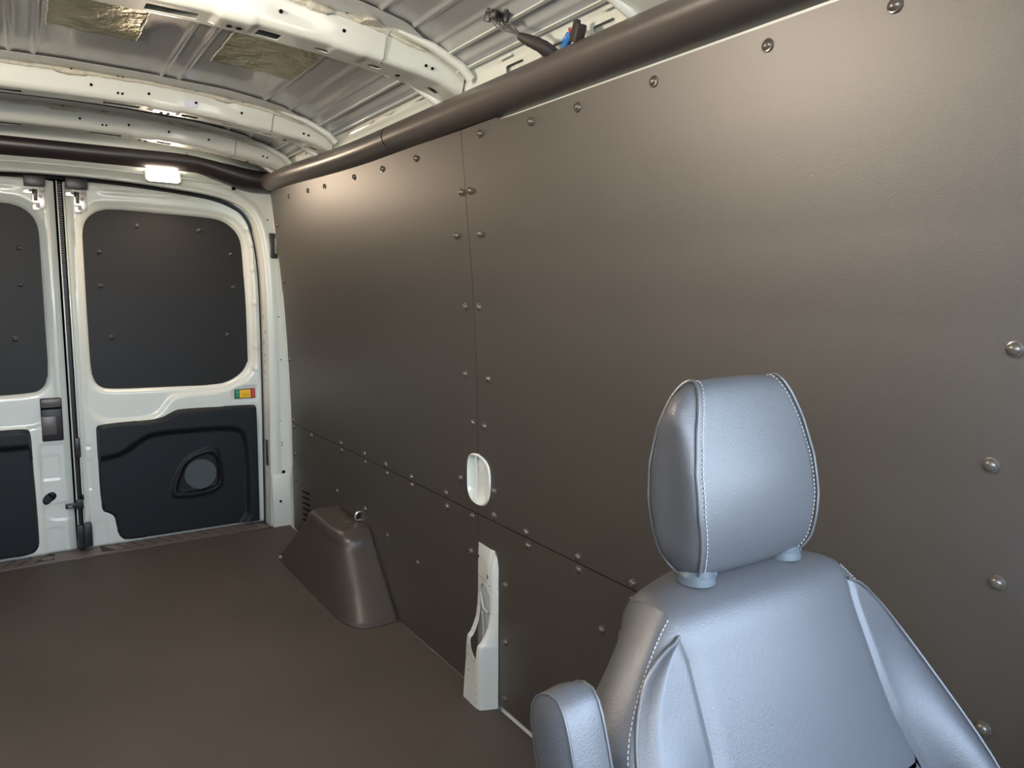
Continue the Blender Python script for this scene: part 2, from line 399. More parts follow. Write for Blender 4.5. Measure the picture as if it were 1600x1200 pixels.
MB().box((.846, 3.466, 1.325), (.008, .004, .07), .001).build('pocket_plate', M['mark'], wall_rear)
MB().box((.7925, 3.522, .355), (.006, .035, .125), .002).build('striker_cover', M['black'], wall_rear)
mk = MB()
for z in (1.22, 1.0, .93, .88, .82, .79, .74, .70, .60, .45, .22, .10, .04):
    mk.box((.7945+.002*random.random(), 3.50+.03*random.random(), z), (.002, .006, .010+.01*random.random()))
mk.build('press_mark', M['mark'], wall_rear)
MB().cyl((.66, 3.425, 1.562), .008, .006, 'y', 14).build('plug', M['dark'], wall_rear)
# header crease line
MB().tube([(x, 3.442, 1.600-.02*(x/.6)**2) for x in np.linspace(-.6, .6, 24)], .0025, 6).build('header_crease', M['white'], wall_rear)

# ---- rear doors
D = 3.60
def mir(P): return [(.02-x, z) for x, z in P][::-1]
win = chaikin([(0.087, 1.36), (0.097, 1.40), (0.12, 1.43), (0.153, 1.450), (0.192, 1.457), (0.385, 1.453), (0.583, 1.447), (0.648, 1.436), (0.694, 1.402), (0.721, 1.36), (0.728, 1.30), (0.735, 1.104), (0.739, 0.82), (0.735, 0.78), (0.709, 0.735), (0.655, 0.700), (0.595, 0.684), (0.366, 0.688), (0.146, 0.691), (0.111, 0.708), (0.091, 0.746), (0.088, 0.84), (0.086, 1.019)], 2)
pocket = chaikin([(0.066, 0.86), (0.064, 0.701), (0.071, 0.634), (0.093, 0.59), (0.136, 0.563), (0.206, 0.560), (0.302, 0.562), (0.342, 0.586), (0.365, 0.618), (0.389, 0.648), (0.434, 0.659), (0.506, 0.662), (0.611, 0.664), (0.693, 0.696), (0.742, 0.74), (0.755, 0.80), (.755, 1.1), (.745, 1.36), (.70, 1.435), (.60, 1.466), (.20, 1.475), (.12, 1.46), (.07, 1.38)], 2)
outl = [(.026, .004), (.026, 1.555), (.12, 1.561), (.293, 1.562), (.444, 1.556), (.62, 1.538), (.70, 1.508), (.755, 1.463), (.79, 1.373), (.803, 1.2), (.803, .654), (.798, .236), (.796, .004)]
outl = outl[:2]+chaikin(outl[2:11], 2, False)+outl[11:]
trim1 = [(0.090, 0.521), (0.091, 0.536), (0.104, 0.547), (0.298, 0.549), (0.347, 0.555), (0.388, 0.576), (0.413, 0.587), (0.45, 0.589), (0.74, 0.586), (0.760, 0.580), (0.766, 0.562), (.763, .04), (0.762, 0.014), (.75, .012), (0.539, 0.014), (0.188, 0.014), (0.163, 0.027), (0.148, 0.055), (0.143, 0.109), (0.138, 0.133), (0.12, 0.149), (0.098, 0.158), (0.092, .18), (0.089, 0.30)]
trim1 = chaikin(trim1, 2)
trim2 = chaikin([(-.745, .545), (-.30, .551), (-.165, .551), (-.148, .547), (-.141, .53), (-.139, .40), (-.138, .30), (-.136, .075), (-.140, .045), (-.155, .024), (-.18, .015), (-.30, .014), (-.735, .014), (-.745, .02)], 2)
def door_map(side):
    mm = (lambda P: P) if side > 0 else mir
    w = sdf(mm(win)); p = sdf(mm(pocket)); o_ = sdf(mm(outl))
    rects = ([((.036, .079, .255, .465), .0)] if False else [])
    R = []
    if side > 0:
        R = [(rrect(.052, .113, -.02, .118, .018), -.0035), (rrect(.047, .066, .265, .40, .004), -.003), (rrect(.047, .067, .445, .461, .003), -.003)]
        B = [(.767, 1.336), (.769, 1.22), (.772, 1.063), (.772, .859), (.765, .758), (.74, 1.40)]
        pk = sdf(rrect(.655, .770, .603, .672, .010))
    else:
        R = [(rrect(-.110, -.048, -.02, .117, .018), -.0035), (rrect(-.117, -.049, .325, .428, .006), -.0035),
             (chaikin([(-.12, .19), (-.09, .150), (-.02, .150), (0, .155), (0, .235), (-.03, .225), (-.05, .22), (-.1, .22)], 1), -.004)]
        B = []; pk = None
    RS = [(sdf(q), d) for q, d in R]
    def f(u, v):
        h = .012*sstep(-.002, .020, p(u, v)) if True else 0        # raised frame outside the pocket
        h = h-.020*sstep(.010, -.003, w(u, v))-.004*sstep(.02, .008, w(u, v))  # returns to the window board
        t = np.abs(u-.01)
        h = h-.010*(1-sstep(.030, .040, t))                          # step down to the meeting edge
        h = h+.006*np.exp(-((t-.052)/.007)**2)*sstep(.62, .75, v)
        so = o_(u, v); h = h-.010*sstep(-.012, 0, so)
        h = h+.004*np.exp(-((so+.028)/.006)**2)*sstep(.66, .8, v)*sstep(.3, .5, t)
        h = h+.005*np.exp(-((v-1.525)/.008)**2)*sstep(.12, .2, t)*(1-sstep(.45, .55, t))
        for q, d in RS: h = h+d*sstep(.003, -.003, q(u, v))
        for bx, bz in B:
            rr = np.hypot(u-bx, v-bz); h = h+.005*sstep(.015, .010, rr)
        if pk is not None: h = h-.005*sstep(.003, -.003, pk(u, v))
        if side < 0:
            h = h-.006*sstep(.485, .470, v)*(1-sstep(.12, .135, t))
        return u, D-.012-h, v
    return f, mm
def make_door(side):
    f, mm = door_map(side); P = mm(outl); xs = [q[0] for q in P]
    tr = trim1 if side > 0 else trim2
    ovp = chaikin([(-.121, .236), (-.115, .255), (-.095, .272), (-.075, .273), (-.066, .258), (-.072, .240), (-.088, .232), (-.095, .220), (-.11, .218)], 2)
    holes = [sdf([(c[0], c[1]) for c in mm(chaikin(list(win), 0))])]
    if side < 0: holes.append(sdf(ovp))
    wsd = sdf(mm(win))
    ins = cut(sdf(P), lambda U, V: wsd(U, V)+.004, *(holes[1:]))
    d = relief('door_1' if side > 0 else 'door_2', min(xs), max(xs), .004, 1.563, .0055, ins, f, M['white'], None, .004, None, -1)
    tag(d, 'white rear van door with the green, yellow and red lock slider' if side > 0 else 'white rear van door cut by the left edge of the photo, with the black handle', kind='structure')
    # outer skin behind
    MB().prism([(x, z) for x, z in P], D+.05, D+.056).build('outer_skin', M['white'], d)
    MB().prism([(x, z) for x, z in resample(P, 60, True)], D+.03, D+.049).build('door_core', M['dark'], d)
    # window board and its rivets
    wb = relief('window_board', min(q[0] for q in mm(win)), max(q[0] for q in mm(win)), .68, 1.46, .012, wsd, lambda u, v: (u, D+.008+0*u, v), M['winboard'], d, .003)
    wr = [(0.292, 1.393), (0.545, 1.388), (0.143, 1.277), (0.679, 1.287), (0.142, 1.134), (0.686, 1.134), (0.173, 0.915), (0.652, 0.914)] if side > 0 else [(-0.139, 1.282), (-0.142, 1.136), (-0.173, 0.916), (-.27, 1.39), (-.53, 1.39), (-.66, 1.28), (-.66, 1.13), (-.63, .915)]
    for x, z in wr:
        o = bpy.data.objects.new('rivet', rmb); COL.objects.link(o); o.parent = wb; o.location = (x, D+.0045, z)
        o.rotation_euler = (0, 0, math.radians(90)); o.scale = (1.05,)*3
    # moulded lower trim
    ts = sdf(tr)
    if side > 0:
        ch = sdf(chaikin([(0.02, 0.385), (0.129, 0.392), (0.189, 0.404), (0.252, 0.449), (0.299, 0.476), (0.394, 0.481), (0.60, 0.479), (0.668, 0.468), (0.695, 0.43), (0.700, 0.253), (0.697, -.05), (.02, -.05)], 2))
        pod = sdf(chaikin([(0.367, 0.209), (0.378, 0.257), (0.407, 0.322), (0.44, 0.363), (0.496, 0.391), (0.543, 0.401), (0.576, 0.395), (0.588, 0.366), (0.593, 0.284), (0.600, 0.227), (0.572, 0.192), (0.501, 0.174), (0.388, 0.178)], 2))
        podin = sdf(chaikin([(0.391, 0.215), (0.398, 0.254), (0.415, 0.301), (0.435, 0.338), (0.477, 0.368), (0.533, 0.380), (0.565, 0.371), (0.578, 0.336), (0.581, 0.284), (0.580, 0.228), (0.560, 0.211), (0.502, 0.199), (0.434, 0.199), (0.398, 0.203)], 2))
    else:
        ch = sdf([(-1, .47), (0, .47), (0, -.1), (-1, -.1)]); pod = podin = None
    def tmap(u, v):
        s = ts(u, v)
        h = .022*sstep(0, -.010, s)+.020*sstep(-.006, .022, ch(u, v))*sstep(-.002, -.012, s)
        if pod is not None:
            h = h+.010*sstep(.004, -.014, pod(u, v))-.018*sstep(.002, -.008, podin(u, v))
        return u, D-.018-h, v
    xs = [q[0] for q in tr]
    t = relief('door_trim', min(xs), max(xs), .012, .59, .0055, ts, tmap, M['doortrim'], d, .003, None, -1)
    if side > 0:
        g = MB().cyl((.497, D-.045, .283), .069, .016, 'y', 40, .066).build('speaker_grille', M['grille'], t); g['label'] = 'round grey loudspeaker mesh'
    # top latch
    cx = .010; s = side
    lc = MB()
    x0, x1 = (.034, .111) if side > 0 else (-.108, -.036)
    lc.box(((x0+x1)/2, D-.047, 1.547), (x1-x0, .050, .045), .003)
    lc.box(((x0+x1)/2+(-.012 if side > 0 else -.004), D-.052, 1.577), (x1-x0+.035, .060, .008), .002)
    lc.build('latch_cover', M['black'], d)
    lp = MB(); xc = (x0+x1)/2
    lp.box((xc-.018, D-.030, 1.506), (.042, .004, .020), .001); lp.box((xc+.012, D-.030, 1.478), (.046, .004, .075), .001)
    lp.box((xc+.002, D-.034, 1.447), (.026, .004, .03), .001)
    lo = lp.build('latch_plate', M['steel'], d)
    q = MB(); q.box((xc+.0015, D-.036, 1.492), (.013, .012, .045), .002); q.box((xc-.014, D-.033, 1.508), (.012, .003, .008)); q.build('latch_pawl', M['black'], lo)
    for bx, bz in ((xc+.018, 1.488), (xc+.008, 1.449), (xc+.024, 1.517)):
        MB().cyl((bx, D-.037, bz), .0078, .010, 'y', 12).build('latch_bolt', M['bolt'], lo)
    MB().tube([(xc-.006, D-.028, 1.434), (xc+.032, D-.028, 1.436)], .002, 6).tube([(xc+.0, D-.026, 1.428), (xc+.018*(-s), D-.026, 1.398)], .0018, 6).build('press_bead', M['white'], d)
    return d
door_1 = make_door(1); door_2 = make_door(-1)
# lock slider on the right door
ls = MB().box((.712, D-.024, .638), (.094, .012, .046), .002).build('lock_slider', M['black'], door_1); ls['label'] = 'small green, yellow and red lock slider'
MB().box((.677, D-.0305, .638), (.016, .004, .042)).build('slider_green', M['green'], ls)
MB().box((.712, D-.0305, .638), (.050, .004, .038)).build('slider_yellow', M['yellow'], ls)
MB().box((.716, D-.0335, .640), (.026, .003, .026), .001).build('slider_button', M['orange'], ls)
MB().box((.7485, D-.0305, .638), (.018, .004, .042)).build('slider_red', M['red'], ls)
sq = MB()
for z in (.650, .638, .626): sq.box((.7485, D-.0328, z), (.006, .001, .006)); 
sq.build('slider_symbol', mat('pale_red', (.65, .2, .2), .5), ls)
sq = MB()
for z in (.646, .630): sq.box((.677, D-.0328, z), (.006, .001, .007))
sq.build('slider_symbol', mat('pale_green', (.15, .45, .35), .5), ls)
# handle on the left door
hd = MB().box((-.066, D-.027, .582), (.076, .024, .180), .006, None, 3).build('door_handle', M['black'], door_2); hd['label'] = 'black inner door handle'
MB().box((-.066, D-.0395, .654), (.070, .006, .030), .003).build('handle_lip', M['trimblack'], hd)
MB().box((-.077, D-.0395, .558), (.052, .008, .078), .003).build('handle_lever', M['trimblack'], hd)
MB().box((-.066, D-.0392, .630), (.070, .002, .010)).build('handle_gap', M['dark'], hd)
oh = MB().prism(chaikin([(-.121, .236), (-.115, .255), (-.095, .272), (-.075, .273), (-.066, .258), (-.072, .240), (-.088, .232), (-.095, .220), (-.11, .218)], 2), D+.012, D+.018).build('hole_plug', M['black'], door_2)
MB().tube([(-.094, D+.008, .258), (-.082, D+.008, .243), (-.072, D+.008, .252)], .004).build('plug_rib', M['dark'], oh)
# meeting seal and striker gear between the doors
ms = MB().box((.011, D+.004, .78), (.020, .030, 1.55), .003).build('meeting_seal', M['rubber'], door_1)
rb = MB()
for k in range(150): rb.box((.011, D-.0125, .05+.01*k), (.017, .003, .004))
o = rb.build('seal_rib', M['black'], ms); o['kind'] = 'stuff'
MB().box((.0035, D-.020, .79), (.004, .03, 1.53), .001).build('meeting_flange', M['white'], door_2)
MB().box((.0265, D-.016, .80), (.005, .03, 1.50), .001).build('meeting_flange', M['white'], door_1)
lb = MB(); lb.box((.037, D-.040, .075), (.030, .045, .098), .003); lb.box((.010, D-.035, .072), (.022, .05, .100), .003)
lb.build('lower_latch', M['black'], door_1)
st = MB(); st.box((-.012, D-.042, .209), (.055, .012, .020), .002); st.box((.014, D-.035, .212), (.026, .03, .040), .003)
st.tube([(.026, D-.035, .228), (.024, D-.04, .25)], .006, 8); so = st.build('check_link', M['black'], door_2)
MB().box((-.022, D-.0495, .208), (.016, .003, .006)).build('link_slot', M['steel'], so)
MB().box((.019, D-.030, .455), (.020, .025, .085), .004).cyl((.024, D-.040, .43), .006, .01, 'y', 10).build('middle_striker', M['black'], door_1)

# ---- sill
sill = MB().box((.01, 3.545, -.003), (1.60, .155, .012), .003).build('trim_1', M['sillshade']); tag(sill, 'brown-black ribbed plastic step plate at the rear doors', kind='structure')
for sx in range(-13, 14):
    if sx in (-2, -1, 0, 1): continue
    xm = .012+.055*sx; s = 1 if sx > 0 else -1
    w = .0225; dx = .034
    poly = [(xm-w-s*dx*-1, 3.500), (xm+w-s*dx*-1, 3.500), (xm+w-s*dx, 3.612), (xm-w-s*dx, 3.612)]
    if max(p[0] for p in poly) > .785 or min(p[0] for p in poly) < -.77: continue
    MB().prism(poly, .002, .0065, 'xy').build('tread_rib', M['sill'], sill, True)
for yy, ww in ((3.475, .012), (3.490, .010)): MB().box((.01, yy, .0035), (1.58, ww, .006), .001).build('tread_line', M['sill'], sill)
MB().box((-.005, 3.557, .004), (.17, .115, .005), .001).build('tread_pad', M['sill'], sill)
rg = MB().tube([(-.115+.026*math.cos(t), 3.535+.026*math.sin(t), .004) for t in np.linspace(0.2, 2.9, 14)], .003, 6).build('ring_mark', M['black'], sill)
MB().cyl((-.115, 3.535, .003), .024, .004, 'z', 24).build('round_cap', M['sill'], sill)

# ---- black duct covers along the cantrail and over the doors
TP = chaikin([(.835, 1.528), (.806, 1.531), (.783, 1.536), (.768, 1.546), (.760, 1.562), (.761, 1.578), (.770, 1.592), (.787, 1.602), (.81, 1.609), (.838, 1.612)], 2, False)
TP = resample(TP, 26)
def duct(y0, y1, inset=0):
    ys = np.linspace(y0, y1, max(2, int((y1-y0)/.06))); V = []; F = []; n = len(TP)
    for y in ys:
        t = float(sstep(2.2, 3.45, y)); dz = .030*t; sc = 1-inset
        for x, z in TP: V.append((.84+(x-.84)*sc*(1-.08*t)-.004*t, y, 1.57+(z-1.57)*sc+dz))
    for i in range(len(ys)-1):
        for k in range(n-1): F.append((i*n+k, i*n+k+1, (i+1)*n+k+1, (i+1)*n+k))
    o = pd('x', V, F, M['trimblack'])
    return o
t2 = duct(.20, 2.055); t2.name = 'trim_2'; tag(t2, 'long black duct cover over the boards, nearer length', kind='structure')
t3 = duct(2.062, 3.385); t3.name = 'trim_3'; tag(t3, 'black duct cover over the boards, length towards the rear doors', kind='structure')
for a_, b_ in ((2.045, 2.070), (3.37, 3.42)):
    o = duct(a_, b_, .07); o.name = 'joint_sleeve'; o.parent = t3
# cover across the rear, drooping at its ends
def rear_cover():
    xs = np.linspace(-.83, .815, 90); V = []; F = []
    prof = [(0.050, 0), (.020, .004), (0, .018), (-.010, .040), (-.006, .062), (.012, .074), (.045, .078)]
    prof = resample(chaikin(prof, 2, False), 18); n = len(prof)
    for x in xs:
        ax = abs(x-.0); d = float(sstep(.50, .76, ax)); zb = 1.613-.055*d; zt = 1.697-.052*float(sstep(.42, .80, ax)); yy = 3.405-.012*d
        for dy, dz in prof: V.append((x, yy+dy, zb+(zt-zb)*dz/.078))
    for i in range(len(xs)-1):
        for k in range(n-1): F.append((i*n+k, i*n+k+1, (i+1)*n+k+1, (i+1)*n+k))
    o = pd('trim_4', V, F, mat('unlit_trim_plastic', (.026, .020, .021), .36, spec=.55)); s = o.modifiers.new('t', 'SOLIDIFY'); s.thickness = .003; s.offset = -1  # same plastic as the ducts, colour darkened as if unlit
    tag(o, 'black cover across the van above the rear doors', kind='structure')
    MB().box((.47, 3.397, 1.655), (.0015, .004, .07)).build('cover_joint', M['dark'], o)
    return o
rear_cover()

# ---- ceiling
beads = [-.715, -.64, -.55, -.30, -.245, -.128, .128-.30+.10, .247, .296, .552, .640, .712]
def roofz(x): return np.interp(np.abs(x), [0, .2, .4, .55, .64, .715, .738, .765, .785, .812, .822, .84], [1.760, 1.757, 1.745, 1.730, 1.717, 1.703, 1.684, 1.676, 1.662, 1.655, 1.640, 1.60])
def roof_map(u, v):
    z = roofz(u); e_ = 0
    for b in beads:
        w = .006 if b not in (-.072,) else .004
        e_ = e_+.0045*np.exp(-((u-b)/w)**2)
    for b in (.775, .80): e_ = e_+.004*np.exp(-((np.abs(u)-b)/.005)**2)
    return u, v, z-e_
ceiling = relief('ceiling', -.84, .84, -.9, 3.67, .004, None, roof_map, M['roof'], None, .002, .12, 1, 60)
tag(ceiling, 'grey ribbed steel roof skin', kind='structure')
# white cantrail under the roof edge, with its cut-outs
rh = [sdf(rrect(1.400, 1.472, 1.585, 1.629, .006)), sdf(rrect(1.185, 1.335, 1.585, 1.629, .006)), sdf(rrect(1.040+.06, 1.165, 1.585, 1.628, .006))]
rail = relief('side_rail', .2, 3.42, 1.575, 1.662, .008, cut(None, *rh), lambda u, v: (.806+.012*(1.662-v)/.08-.01*sstep(1.65, 1.662, v)+.004*np.exp(-((v-1.64)/.004)**2), u, v), M['white'], ceiling, .0015)
relief('side_rail', .2, 3.42, 1.575, 1.662, .03, None, lambda u, v: (-.806-.012*(1.662-v)/.08, u, v), M['white'], ceiling, .0015)
MB().box((.850, 1.27, 1.605), (.004, .5, .06)).build('rail_inner', M['mark'], ceiling)
fl = MB()
for y in (1.10, 1.46, 1.9, 2.1, 2.25, 2.75, 2.9, 3.2):
    fl.box((.803, y, 1.645), (.004, .05, .006), .001)
fl.build('rail_bead', M['white'], ceiling)
# pressed roof-edge ribs in white (folds beside the rail)
for xx, zz_ in ((.742, 1.679), (.79, 1.654)):
    MB().box((xx, 1.7, zz_), (.012, 3.5, .004), .0015).build('edge_fold', M['white'], ceiling)

def bow(y0, name='roof_bow'):
    # cross-section (dy, dz) from the front top flange, down the face, along the bottom, up the back
    sec = [(-.045, .070), (-.020, .068), (-.016, .058), (-.004, .010), (.002, .002), (.012, 0), (.095, .004), (.105, .008), (.112, .024), (.118, .056), (.150, .062)]
    sec = np.array(sec); d = np.r_[0, np.cumsum(np.linalg.norm(np.diff(sec, axis=0), axis=1))]
    def zb(x): return np.interp(np.abs(x), [0, .2, .35, .5, .6, .7, .75, .8, .83], [1.687, 1.685, 1.677, 1.664, 1.652, 1.637, 1.626, 1.606, 1.590])
    def f(u, v):
        dy = np.interp(v, d, sec[:, 0]); dz = np.interp(v, d, sec[:, 1])
        a = np.abs(u)
        k = 1-.25*sstep(.5, .8, a)                  # section gets shallower to the sides
        n = .010*(sstep(.42, .47, a)*(1-sstep(.0, .012, np.abs(v-.158)-.05)))*0
        # raised pads between the slots on the bottom
        padm = sstep(.228, .240, a)*(1-sstep(.305, .318, a))+(1-sstep(.03, .045, np.abs(a-.52)))*.6
        bot = sstep(.075, .085, v)*(1-sstep(.16, .17, v))
        wob = .0025*np.sin(u*21)*np.exp(-((v-.055)/.02)**2)*sstep(.25, .4, a)
        # end block blends into the rail
        return u, y0+dy*(1+.15*sstep(.7, .8, a))+wob, zb(u)+dz*k-.004*padm*bot
    cuts = []
    lo = d[5]+.022; hi = lo+.044
    for s in (-1, 1):
        for x0, x1 in ((.105, .205), (.325, .375)):
            a0, a1 = (x0, x1) if s > 0 else (-x1, -x0)
            cuts.append(sdf([(p[0], p[1]) for p in rrect(a0, a1, lo, hi, .004)]))
        for xc in (.470, .600, .76):
            cuts.append(sdf([(s*xc+.017*math.cos(t), (lo+hi)/2+.011*math.sin(t)) for t in np.linspace(0, 6.28, 15)[:-1]]))
    o = relief(name, -.806, .806, 0, d[-1], .006, cut(None, *cuts), f, M['white'], ceiling, .0015, .006, 1, 45)
    h = MB()
    for x in (.36, .50, -.36, .07, .225, -.2):
        h.cyl((x, y0-.0115, float(zb(x))+.034), .0042, .003, 'y', 10)
    for x in (.705, .722, .14, .152, -.7): h.cyl((x, y0-.0095, float(zb(x))+.022), .0034, .004, 'y', 10)
    for x in (.265, .285, .655): h.cyl((x, y0+.045, float(zb(x))-.0042), .006, .002, 'z', 10)
    for x in (.36, .50, .14, .152, .02): h.cyl((x, y0-.032, float(zb(x))+.0665), .003, .003, 'z', 8)
    h.build('drain_hole', M['dark'], o)
    # mastic bead squeezed out along the front flange
    X = np.linspace(-.78, .70, 150); rnd = np.random.RandomState(int(y0*100)); jz = np.convolve(rnd.randn(170), np.ones(4)/4, 'same')[:150]
    P = [(x, y0-.019+.002*jz[i], float(zb(x))+.064*(1-.25*float(sstep(.5, .8, abs(x))))-.001) for i, x in enumerate(X)]
    MB().tube(P, [.0035+.0025*abs(jz[i])+(.006 if .42 < x < .47 or -.02 < x < .06 else 0) for i, x in enumerate(X)], 8).build('mastic_bead', M['sealant'], o)
    if y0 == 1.67:
        MB().cyl((.555, y0-.034, float(zb(.555))+.064), .024, .010, 'z', 20, .016).build('mastic_blob', M['sealant'], o)
    for s in (-1, 1):
        MB().tube([(s*.606, y0-.026, float(zb(.606))+.066), (s*.600, y0-.016, float(zb(.6))+.045), (s*.598, y0-.004, float(zb(.598))+.004), (s*.597, y0+.02, float(zb(.597))-.001)], .0015, 6).build('joint_line', M['mark'], o)
        # end gusset
        g = MB(); g.tube([(s*.70, y0+.12, 1.668), (s*.75, y0+.115, 1.640), (s*.80, y0+.10, 1.603)], [.008, .013, .010], 10)
        g.tube([(s*.62, y0-.042, 1.712), (s*.70, y0-.05, 1.692), (s*.775, y0-.06, 1.655), (s*.80, y0-.06, 1.63)], [.004, .010, .012, .012], 10)
        g.build('end_gusset', M['white'], o)
    o['label'] = {0.93: 'white roof bow nearest the camera', 1.67: 'second white roof bow, above the black duct joint', 2.6: 'third white roof bow with a pale sticker', 3.12: 'rearmost white roof bow'}[round(y0, 2)]
    return o
bows = [bow(y) for y in (.93, 1.67, 2.60, 3.12)]
MB().box((.345, 2.589, 1.705), (.035, .001, .022)).build('sticker', M['sticker'], bows[2])
# wide grey load path strips pressed in the roof either side of the bows
for y0 in (1.67, 2.60, 3.12):
    o = relief('roof_flange', -.70, .70, y0-.14, y0-.035, .03, sdf([(-.70, y0-.035), (-.62, y0-.09), (-.45, y0-.12), (.30, y0-.11), (.45, y0-.12), (.62, y0-.09), (.70, y0-.035)]), lambda u, v: (u, v, roofz(u)-.006), M['roof'], ceiling, .0015, .012)

# ---- left wall (out of the photo; it closes the room and shows in reflections)
wall_left = relief('wall_left', .36, 3.50, -.02, 1.70, .06, None, lambda u, v: (-wx(v)-.016, u, v), M['white'])
tag(wall_left, 'white steel body side opposite the boards', kind='structure')
for y0, y1 in ((.385, 1.69), (1.694, 3.40)):
    for z0, z1 in ((.003, .513), (.517, 1.52)):
        relief('wall_board', y0, y1, z0, z1, .05, None, lambda u, v: (-wx(v), u, v), M['panel'], wall_left, .003, None, -1)

# ---- cab shell (behind the camera): openings for windscreen and side glass
wf = MB()
wf.box((0, -1.45, .42), (1.8, .06, .92)); wf.box((0, -1.20, .84), (1.6, .45, .10), .02)
wfo = wf.build('wall_front', M['trimblack']); tag(wfo, 'dark dashboard and bulkhead of the cab', kind='structure')
for s in (-1, 1):
    MB().box((s*.90, -.55, .42 if s > 0 else .62), (.04, 1.85, .92 if s > 0 else 1.32)).box((s*.86, .20, .85), (.07, .14, 1.5)).box((s*.84, -.35, 1.60), (.06, 1.3, .15)).build('cab_side', M['trimblack'], wfo)  # left side raised over its window to block sky light on the seat

# ================================================================== THINGS
hl_ = MB().box((0, -.32, 1.705), (1.62, 1.22, .02), .005).build('headliner', mat('headliner_cloth', (.16, .155, .145), .9), wfo)
# ---- rear courtesy lamp
lamp = empty('ceiling_lamp', (.38, 3.44, 1.59), label='glowing warm courtesy lamp on the white header above the rear doors', cat='lamp')
def lpart(mb, name, m):
    o = mb.build(name, m, lamp); o.matrix_parent_inverse = Matrix.Translation((-.38, -3.44, -1.59)); return o
R_ = Matrix.Rotation(math.radians(-28), 3, 'X')
lpart(MB().box((.38, 3.436, 1.588), (.140, .020, .052), .008, R_), 'lamp_housing', M['white'])
lpart(MB().box((.38, 3.424, 1.583), (.118, .018, .038), .0085, R_, 5), 'lamp_lens', M['lens'])

# unseen lamps under the roof: the added front fill lamp, then the load-space lamp
for i, (x, y, z) in enumerate(((-.20, -.35, 1.70), (-.35, 1.40, 1.72))):
    l = empty('ceiling_lamp', (x, y, z), label=['added fill lamp under the cab roof above the seats', 'load-space lamp between the first two roof bows'][i], cat='lamp')
    a_ = MB().box((0, 0, -.03 if i == 0 else -.02), (.26, .12, .09 if i == 0 else .07), .004).build('lamp_housing', M['white'], l)
    b_ = MB().box((0, 0, -.077 if i == 0 else -.057), (.22, .08, .006), .002).build('lamp_lens', M['lens2'], l)

# ---- foil damping pads on the roof
def pad(x0, x1, y0, y1, label, ragged):
    o = relief('damping_pad', x0, x1, y0, y1, .012, None, lambda u, v: (u, v+.004*np.sin(u*60)*sstep(y1-.02, y1, v), roofz(u)-.0052-.0012*np.sin(u*70)*np.sin(v*53)), M['foil'], None, .0012)
    tag(o, label, 'pad', 'foil pads on the roof skin')
    rs = np.random.RandomState(3)
    MB().tube([(x0+.001*rs.randn(), y, float(roofz(x0))-.007) for y in np.linspace(y0, y1, 24)], [.0016+.0012*rs.rand() for _ in range(24)], 6).build('pad_edge', M['foiledge'], o)
    if ragged: MB().tube([(x1+.001*rs.randn(), y, float(roofz(x1))-.007) for y in np.linspace(y0, y1, 24)], [.0010+.0008*rs.rand() for _ in range(24)], 6).build('pad_edge', M['foiledge'], o)
    return o
pad(-.052, .146, 1.93, 2.186, 'gold foil damping pad with crinkled glints, left one of the two on the roof', 1)
pad(.331, .552, 1.93, 2.215, 'smooth olive foil damping pad right of the crinkled one on the roof', 0)

# ---- wiring out of the cantrail
wh = empty('wiring_harness', (.76, 1.28, 1.60), label='black connector on grey wires and taped loom drooping from the cantrail hole', cat='wiring')
def wpart(mb, name, m, root):
    o = mb.build(name, m, root); o.matrix_parent_inverse = Matrix.Translation(-root.location); return o
c = MB(); Rc = Matrix.Rotation(.5, 3, 'Z') @ Matrix.Rotation(.3, 3, 'X')
c.box((.708, 1.350, 1.682), (.026, .015, .018), .002, Rc); c.box((.695, 1.359, 1.680), (.008, .016, .020), .002, Rc); c.box((.724, 1.339, 1.678), (.008, .016, .020), .002, Rc)
c.box((.694, 1.358, 1.693), (.003, .008, .008), .0005, Rc); c.box((.725, 1.338, 1.691), (.003, .008, .008), .0005, Rc)
wpart(c, 'connector', M['black'], wh)
for k, (dx, dz) in enumerate(((-.010, 0), (-.003, .002), (.004, .001), (.011, .003))):
    s = [(.704+dx, 1.344, 1.676), (.705+dx*1.3, 1.333, 1.656+dz), (.710+dx*1.1, 1.318, 1.645+dz*2+.004*k), (.722+dx*.5, 1.300, 1.636+.002*k), (.733, 1.290, 1.630)]
    wpart(MB().tube(chaikin(s, 2, False), .0017, 7), 'wire', M['wiregrey'], wh)
wpart(MB().tube(chaikin([(.728, 1.296, 1.632), (.742, 1.282, 1.622), (.757, 1.265, 1.612), (.775, 1.255, 1.600), (.805, 1.252, 1.585), (.825, 1.255, 1.575)], 2, False), [.006, .007, .008, .009, .010, .011, .012, .012, .013, .013, .013, .014], 12), 'taped_loom', M['sheath'], wh)
wb = empty('wiring_connector', (.785, 1.19, 1.61), label='blue taped wire bundle with black connector tucked behind the duct cover', cat='wiring')
wpart(MB().tube(chaikin([(.80, 1.245, 1.590), (.792, 1.226, 1.604), (.786, 1.208, 1.613), (.784, 1.190, 1.616)], 2, False), .0085, 12), 'blue_wires', M['bluetape'], wb)
bb = MB()
for k in range(6):
    bb.tube([(.792+.004*math.sin(k), 1.226-.002*k, 1.598+.003*k), (.778, 1.215-.003*k, 1.610+.002*k), (.784, 1.196, 1.614+.002*math.cos(k))], .0024, 6)
wpart(bb, 'blue_loops', M['bluetape'], wb)
for k in range(4): wpart(MB().tube([(.785, 1.202, 1.612+.003*k), (.778-.001*k, 1.192, 1.620+.002*k), (.780, 1.178, 1.612+.004*k)], .0013, 6), 'red_wire', M['wirered'], wb)
wpart(MB().box((.781, 1.170, 1.612), (.022, .020, .034), .003, Matrix.Rotation(.35, 3, 'X')).box((.779, 1.172, 1.632), (.010, .012, .008), .001), 'connector', M['sheath'], wb)

